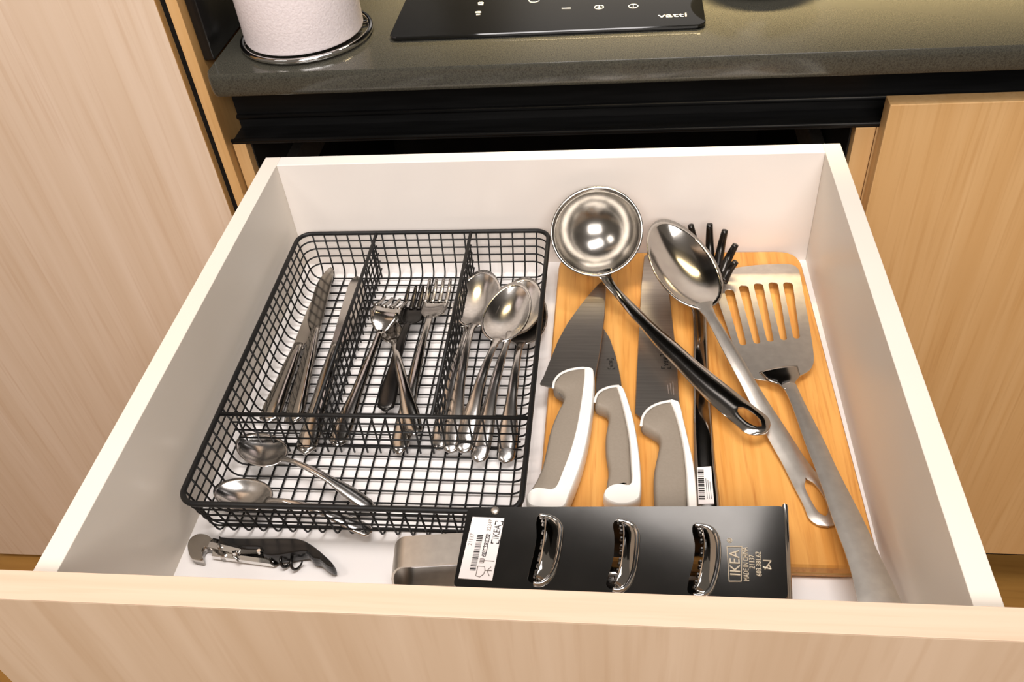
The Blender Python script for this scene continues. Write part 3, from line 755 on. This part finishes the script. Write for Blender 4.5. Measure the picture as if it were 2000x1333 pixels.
# other three sides of the box (tapering down), open ends
def quad_slab(pts, th_dir, m, name, bev=0):
    b = bmesh.new(); A = [b.verts.new(gm @ Vector(p)) for p in pts]; Bv = [b.verts.new(gm @ (Vector(p) + Vector(th_dir))) for p in pts]
    b.faces.new(A); b.faces.new(Bv[::-1])
    for i in range(4): b.faces.new((A[i], Bv[i], Bv[(i + 1) % 4], A[(i + 1) % 4]))
    return obj(name, b, m, gr)
zb = -zt + .0012
yb0 = -.018; yb1 = lBL.y + .006
quad_slab([(lTL.x + .004, -.0005, -.0005), (lTR.x, -.0005, -.0005), (lTR.x, yb0, zb), (lTL.x + .004, yb0, zb)], (0, -.001, 0), M['steel'], 'back_face')
quad_slab([(lBL.x + .004, lBL.y + .0005, -.0005), (lBR.x, lBR.y + .0005, -.0005), (lBR.x, yb1, zb), (lBL.x + .004, yb1, zb)], (0, .001, 0), M['steel'], 'front_face')
quad_slab([(lTL.x + .004, yb0, zb), (lTR.x, yb0, zb), (lBR.x, yb1, zb), (lBL.x + .004, yb1, zb)], (0, 0, .001), M['steel'], 'under_face')
# rolled rim at the open end
b = tube([gm @ Vector(p) for p in ((lTR.x + .001, .0008, -.001), (lBR.x + .001, lBR.y - .0005, -.001), (lBR.x + .001, yb1 - .001, zb + .002), (lTR.x + .001, yb0 + .001, zb + .002))], .0020, 8, True)
obj('rolled_rim', b, M['steel'], gr, smooth=True)
# rivet
c = at(967, 997, z=zt + .0009)
b = bmesh.new(); bmesh.ops.create_uvsphere(b, u_segments=14, v_segments=8, radius=.0030); 
for v in b.verts: v.co.z *= .35
b.transform(Matrix.Translation(c)); obj('rivet', b, M['steel_satin'], gr, smooth=True)
# raised lips around each slot and little teeth
lip_px = [
 [(1054, 1007), (1072, 1010), (1086, 1016), (1095, 1030), (1095, 1050), (1091, 1080), (1085, 1105), (1075, 1127), (1058, 1140), (1042, 1140)],
 [(1206, 1017), (1222, 1020), (1236, 1026), (1245, 1042), (1245, 1065), (1242, 1095), (1237, 1120), (1226, 1143), (1211, 1153), (1197, 1152)],
 [(1358, 1026), (1374, 1028), (1390, 1034), (1401, 1050), (1404, 1075), (1402, 1105), (1396, 1132), (1386, 1154), (1370, 1164), (1354, 1163)]]
for s, l in zip(slot_px, lip_px):
    L = [at(p.x, p.y, z=zt + .0012) for p in catmull([Vector((u, v, 0)) for u, v in l], 4, closed=False)]
    rr_ = [.0016] * len(L)
    sc = rel(obj('scoop', tube(L, rr_, 8), M['chrome'], smooth=True), gr)
    # domed blade between slot and lip
    inner = [at(u, v, z=zt) for u, v in s[1:7]]; outer = [at(p.x, p.y, z=zt) for p in catmull([Vector((u, v, 0)) for u, v in l[1:9]], 1, closed=False)]
    b = bmesh.new(); n = 14; m_ = 7; grid = []
    ci = catmull(inner, 6, closed=False); co = catmull(outer, 6, closed=False)
    for i in range(n):
        a = ci[int(i * (len(ci) - 1) / (n - 1))]; e = co[int(i * (len(co) - 1) / (n - 1))]; row = []
        for k in range(m_):
            t = k / (m_ - 1); p = a.lerp(e, t); hgt = .0062 * max(0, math.sin(math.pi * i / (n - 1))) ** .6 * math.cos(t * math.pi / 2)
            row.append(b.verts.new((p.x, p.y, zt + .0007 + hgt)))
        grid.append(row)
    for i in range(n - 1):
        for k in range(m_ - 1): b.faces.new((grid[i][k], grid[i + 1][k], grid[i + 1][k + 1], grid[i][k + 1]))
    bb = obj('raised_blade', b, M['steel_mirror'], gr, smooth=True)
    md = bb.modifiers.new('thick', 'SOLIDIFY'); md.thickness = .0007
    for i in range(11):
        t = .06 + .86 * i / 10; k = int(t * (len(ci) - 1)); p0 = ci[k]
        q = p0 + gx * (-.0012)
        b = bmesh.new(); bmesh.ops.create_cone(b, segments=6, radius1=.0017, radius2=.0008, depth=.0026, cap_ends=True)
        b.transform(Matrix.Translation((q.x, q.y, zt + .0012))); obj('tooth', b, M['steel_spoon'], gr)
# label
lp = [(923, 1010), (985, 1013), (961, 1135), (895, 1130)]
P = [Vector((p.x, p.y, 0)) for p in ats(lp, zt + .0008)]
obj('price_label', pillow(P, zt + .0006, .0003, .0001, 3), M['sticker'], gr)
zl = zt + .00095
ou, ur, vl = at(*lp[0], z=zl), (at(*lp[1], z=zl) - at(*lp[0], z=zl)), (at(*lp[3], z=zl) - at(*lp[0], z=zl))
def lab(s, t): return ou + ur * s + vl * t
xdir = -vl; ydir = -ur                      # writing runs from the viewer's end upwards
def labtext(nm, s_, sx, ty, size, m=M['ink'], xs=1.0):
    p = lab(sx, ty); text(nm, s_, size, frame_mtx((p.x, p.y, zl), (-vl).normalized(), -ur.normalized()), m, gr, extr=.00004, xs=xs)
labtext('label_logo', 'IKEA', .86, .235, .0068, xs=.85)
b = bmesh.new()
def labquad(s0, s1, t0, t1): b.faces.new([b.verts.new(Vector((q.x, q.y, zl + .0001))) for q in (lab(s0, t0), lab(s1, t0), lab(s1, t1), lab(s0, t1))])
for s0 in (.74, .965):
    for t0 in (.05, .36): labquad(s0, s0 + .03, t0, t0 + .07)
for t0 in (.05, .415):
    for s0 in (.74, .91): labquad(s0, s0 + .08, t0, t0 + .015)
rr = random.Random(5); t = .30
while t < .88:
    h_ = rr.choice((.006, .01, .016)); labquad(.28, .46, t, t + h_); t += h_ + rr.choice((.008, .011, .016))
labquad(.55, .57, .30, .62); labquad(.655, .675, .30, .62); labquad(.55, .675, .30, .308); labquad(.55, .675, .612, .62)
obj('barcode_print', b, M['ink'], gr)
labtext('label_number', '603.381.62', .615, .46, .0047, xs=.92)
labtext('label_small_print', '21137', .12, .38, .0040, M['ink_soft']); labtext('label_small_print', '22347', .60, .13, .0040, M['ink_soft'])
# fork and glass symbol
b = bmesh.new()
def lline(pts, r=.00028): tube_into(b, [lab(s, t) + Vector((0, 0, .0001)) for s, t in pts], r, 5)
lline([(.50, .80), (.50, .95), (.62, .965), (.72, .92), (.74, .86), (.70, .80), (.50, .80)])
lline([(.74, .86), (.94, .86)])
lline([(.90, .80), (.80, .86), (.90, .94)])
for k in range(4): lline([(.52, .68 + k * .022), (.64, .68 + k * .022)])
lline([(.64, .68), (.66, .71), (.64, .746)]); lline([(.66, .71), (.96, .71)])
obj('food_safe_symbol', b, M['ink_soft'], gr)
# embossed writing at the open end
def gtext(nm, s_, u, v, size, u2, v2, xs=1.0, m='etch'):
    p = at(u, v, z=zt + .0008); p2 = at(u2, v2, z=zt + .0008); text(nm, s_, size, frame_mtx(p, p2 - p, Vector((-(p2 - p).y, (p2 - p).x, 0))), M[m], gr, extr=.00015, xs=xs)
gtext('embossed_writing', 'IKEA', 1436, 1100, .0095, 1434, 1060, 1.02)
gtext('embossed_writing', '®', 1426, 1056, .0050, 1425, 1020)
gtext('embossed_writing', 'MADE IN CHINA', 1457, 1102, .0050, 1455, 1062, .70)
gtext('embossed_writing', '21137', 1469, 1098, .0050, 1467, 1058, .85)
gtext('embossed_writing', '603.381.62', 1482, 1102, .0050, 1480, 1062, .85)
b = bmesh.new()
fr = [at(*p, z=zt + .0008) for p in ((1424, 1136), (1420, 1068), (1449, 1068), (1448, 1136))]
for a, e in ((0, 1), (1, 2), (2, 3), (3, 0)): tube_into(b, [fr[a], fr[e]], .0003, 5)
fr = [at(*p, z=zt + .0008) for p in ((1490, 1095), (1506, 1096), (1494, 1112), (1502, 1104), (1506, 1112), (1490, 1108))]
for a in range(5): tube_into(b, [fr[a], fr[a + 1]], .0004, 5)
obj('embossed_frame', b, M['etch'], gr)
# strap handle at the closed end (a U bent downwards)
hz = .0480
q0, q1, q2 = at(905, 1070, z=hz), at(800, 1073, z=hz), None
hw_ = (at(785, 1046, z=hz) - at(783, 1106, z=hz)).length * .98
def hp_(u, v, z): return at(u, v, z=z)
cA = at(912, 1071, z=hz); cB = at(792, 1078, z=hz); dx = (cB - cA).normalized()
path = [cA - dx * .010, cA, cA.lerp(cB, .5), cB]
rb = .0205
for k in range(1, 11):
    a = math.pi * k / 10; path.append(cB + dx * (rb * .55 * math.sin(a)) + Vector((0, 0, -rb * (1 - math.cos(a)))))
path += [path[-1] - dx * .03, path[-1] - dx * .060]
b = bmesh.new(); sd = Vector((-dx.y, dx.x, 0)); rows = []
for i, p in enumerate(path):
    t = (path[min(i + 1, len(path) - 1)] - path[max(i - 1, 0)]).normalized(); n_ = t.cross(sd).normalized(); row = []
    for s_, h_ in ((-1, 1), (1, 1), (1, -1), (-1, -1)): row.append(b.verts.new(p + sd * s_ * hw_ / 2 + n_ * h_ * .0008))
    rows.append(row)
for r0, r1 in zip(rows, rows[1:]):
    for k in range(4): b.faces.new((r0[k], r0[(k + 1) % 4], r1[(k + 1) % 4], r1[k]))
b.faces.new(rows[0]); b.faces.new(rows[-1][::-1])
set_smooth(obj('strap_handle', b, M['steel_satin'], gr), 35)

# ------------------------------------------------------------------ waiter's corkscrew
cs = thing('corkscrew', 'waiter corkscrew with a black handle in the front left corner', 'corkscrew')
zc = .0100
px_pillow('handle', [(425, 1047), (460, 1049), (520, 1049), (570, 1049), (592, 1053), (612, 1064), (634, 1082), (650, 1098), (653, 1106), (646, 1109), (634, 1103), (622, 1093), (608, 1090), (598, 1078), (580, 1079), (555, 1083), (530, 1086), (512, 1082), (508, 1070), (470, 1068), (440, 1062)], zc + .004, .0008, .0130, .0017, M['black_pl'], cs, n=4, step=.0015, layers=7)
ol = catmull(ats([(366, 1066), (371, 1052), (386, 1043), (404, 1045), (417, 1056), (428, 1070), (437, 1083), (428, 1084), (417, 1075), (406, 1068), (398, 1068), (393, 1076), (394, 1091), (384, 1091), (371, 1086)], zc), 4)
b = plate_with_holes([Vector((p.x, p.y, 0)) for p in ol], [], .0055, .0080, lambda x, y: 0)
obj('bottle_opener', b, M['steel'], cs)
def bar(name, a, e, wid, z, th, m):
    A, B_ = at(*a, z=z), at(*e, z=z); n_ = 8
    return obj(name, ribbon([A.lerp(B_, i / n_) for i in range(n_ + 1)], [wid] * (n_ + 1), th, 0, nx=3), m, cs)
bar('lever_arm', (418, 1083), (537, 1099), .0060, .0040, .0068, M['chrome'])
bar('hinge_plate', (412, 1062), (470, 1076), .0085, .0085, .0050, M['steel'])
bar('notch_plate', (468, 1076), (514, 1074), .0060, .0085, .0030, M['steel'])
for (u, v) in ((428, 1068), (458, 1080), (506, 1078)):
    b = bmesh.new(); bmesh.ops.create_cone(b, segments=14, radius1=.0018, radius2=.0015, depth=.0030, cap_ends=True); b.transform(Matrix.Translation(at(u, v, z=.0115))); obj('pin', b, M['chrome'], cs, smooth=False)
A, B_ = at(526, 1091, z=.0060), at(588, 1106, z=.0060); ax = (B_ - A); sd = Vector((-ax.y, ax.x, 0)).normalized(); hp = []
for i in range(61):
    t = i / 60; an = 2 * math.pi * 3.1 * t; r = .0036
    hp.append(A + ax * t + sd * r * math.cos(an) + Vector((0, 0, r * math.sin(an))))
obj('spiral_worm', tube(hp, [.0012 * (1 - .6 * max(0, (i / 60 - .8) / .2)) for i in range(61)], 7), M['steel_dark'], cs, smooth=True)
hook = [at(458, 1084, z=.010), at(464, 1078, z=.011), at(456, 1086, z=.009), at(462, 1092, z=.0075), at(466, 1098, z=.006)]
obj('foil_hook', tube(catmull(hook, 4, closed=False), .0009, 6), M['steel'], cs, smooth=True)

# ------------------------------------------------------------------ on the counter
CZ = cz1
hob = thing('induction_hob', 'black glass induction hob set into the countertop', 'hob')
HZ = CZ + .0045
hpx = [at(757, 76, z=HZ), at(1380, 48, z=HZ)]
yf = .5 * (hpx[0].y + hpx[1].y); hx0, hx1 = hpx[0].x, hpx[1].x
o = obj('glass_top', pillow(rounded_poly([(hx0, yf), (hx1, yf), (hx1, yf + .42), (hx0, yf + .42)], .012), CZ + .0012, .0038, .0010, 4), M['black_gloss'], hob)
obj('metal_trim', pillow(rounded_poly([(hx0 + .0015, yf + .001), (hx1 - .0015, yf + .001), (hx1 - .0015, yf + .418), (hx0 + .0015, yf + .418)], .012), CZ + .0002, .0016, .0003, 3), M['black_metal'], hob)
hz_ = CZ + .0051
def htext(nm, s_, u, v, size, xs=1.0):
    p = at(u, v, z=hz_); text(nm, s_, size, frame_mtx(p, (1, 0, 0), (0, 1, 0)), M['print'], hob, extr=.00005, xs=xs)
htext('printed_name', 'vatti', 1314, 30, .0135, 1.25)
b = None
def circ(u, v, rx, ry, r=.0004):
    c = at(u, v, z=hz_); tube_into(b, [c + Vector((rx * math.cos(a * math.pi / 8), ry * math.sin(a * math.pi / 8), 0)) for a in range(16)], r, 5, True)
def hl(u0, v0, u1, v1, r=.0004): tube_into(b, [at(u0, v0, z=hz_), at(u1, v1, z=hz_)], r, 5)
for calls in ([(circ, (1170, 14, .0048, .0048)), (hl, (1170, 11, 1170, 17)), (hl, (1167, 14, 1173, 14))],
              [(circ, (1237, 12, .0048, .0048)), (hl, (1237, 8, 1237, 15))],
              [(circ, (1043, 1, .0055, .0045))], [(hl, (1097, 16.5, 1115, 16, .0006))],
              [(circ, (939, 6, .0030, .0022)), (hl, (934, 9, 944, 9, .0005))],
              [(circ, (934, 24, .0030, .0018)), (hl, (930, 29, 938, 28, .0006))]):
    b = bmesh.new()
    for f_, a_ in calls: f_(*a_)
    obj('touch_symbol', b, M['print'], hob)

# paper roll on its holder
pc = at(590, 52, z=CZ + .004); base_c = Vector((.006, .650, CZ))
ho = thing('paper_towel_holder', 'chrome wire paper towel holder ring on the countertop', 'paper holder')
Rr = .0665
# ring fitted to its visible arc: left, lowest and right points
l_, m_2, r_ = at(474, 88, z=CZ + .004), at(560, 121, z=CZ + .004), at(724, 48, z=CZ + .004)
def circle3(a, b, c):
    ax, ay, bx, by, cx, cy = a.x, a.y, b.x, b.y, c.x, c.y
    d = 2 * (ax * (by - cy) + bx * (cy - ay) + cx * (ay - by))
    ux = ((ax * ax + ay * ay) * (by - cy) + (bx * bx + by * by) * (cy - ay) + (cx * cx + cy * cy) * (ay - by)) / d
    uy = ((ax * ax + ay * ay) * (cx - bx) + (bx * bx + by * by) * (ax - cx) + (cx * cx + cy * cy) * (bx - ax)) / d
    return Vector((ux, uy, 0)), math.hypot(ax - ux, ay - uy)
rc_, rr2 = circle3(l_, m_2, r_)
ring = [Vector((rc_.x + rr2 * math.cos(a * math.pi / 36), rc_.y + rr2 * math.sin(a * math.pi / 36), CZ + .0042)) for a in range(72)]
obj('base_ring', tube(ring, .0030, 10, True), M['chrome'], ho, smooth=True)
obj('cross_bar', tube([ring[4], Vector((rc_.x, rc_.y, CZ + .0042)), ring[40]], .0024, 8), M['chrome'], ho, smooth=True)
obj('centre_post', tube([Vector((rc_.x, rc_.y, CZ + .004)), Vector((rc_.x, rc_.y, CZ + .30))], .0035, 10), M['chrome'], ho, smooth=True)
ro = thing('paper_towel_roll', 'white quilted paper towel roll standing on the chrome holder', 'paper roll', group=None)
pr_ = rr2 * .925
def roll_bm():
    b = bmesh.new(); n = 96; rows = []
    for (r, z) in ((.020, .0085), (pr_ * .985, .0075), (pr_, .0100), (pr_ * 1.0, .12), (pr_, .232), (pr_ * .985, .235), (.020, .235)):
        rows.append([b.verts.new((rc_.x - .002 + r * (1 + (.006 * math.sin(3 * a_) if r > .03 else 0)) * math.cos(a_), rc_.y + r * math.sin(a_), CZ + z)) for a_ in [2 * math.pi * k / n for k in range(n)]])
    for i in range(len(rows)):
        r0, r1 = rows[i], rows[(i + 1) % len(rows)]
        for k in range(n): b.faces.new((r0[k], r0[(k + 1) % n], r1[(k + 1) % n], r1[k]))
    return b
set_smooth(obj('paper', roll_bm(), M['paper'], ro), 50)
b = tube([Vector((rc_.x - .002, rc_.y, CZ + .009)), Vector((rc_.x - .002, rc_.y, CZ + .233))], .019, 20); obj('cardboard_core', b, M['oak_edge'], ro, smooth=False)
# dark dish whose foot just shows at the top edge
pot = thing('dark_dish', 'dark round dish at the back of the countertop beyond the hob', 'dish')
pcx = at(1490, 0, z=CZ); 
b = bmesh.new(); n = 48; R_ = .055; cxx, cyy = pcx.x, pcx.y + R_ - .002; rows = []
for r, z in ((.001, .001), (R_ * .94, .0008), (R_, .004), (R_ * 1.25, .035), (R_ * 1.22, .035), (R_ * .95, .006), (.001, .005)):
    rows.append([b.verts.new((cxx + r * math.cos(2 * math.pi * k / n), cyy + r * math.sin(2 * math.pi * k / n), CZ + z)) for k in range(n)])
for r0, r1 in zip(rows, rows[1:]):
    for k in range(n): b.faces.new((r0[k], r0[(k + 1) % n], r1[(k + 1) % n], r1[k]))
obj('dish_body', b, M['black_pl'], pot, smooth=True)
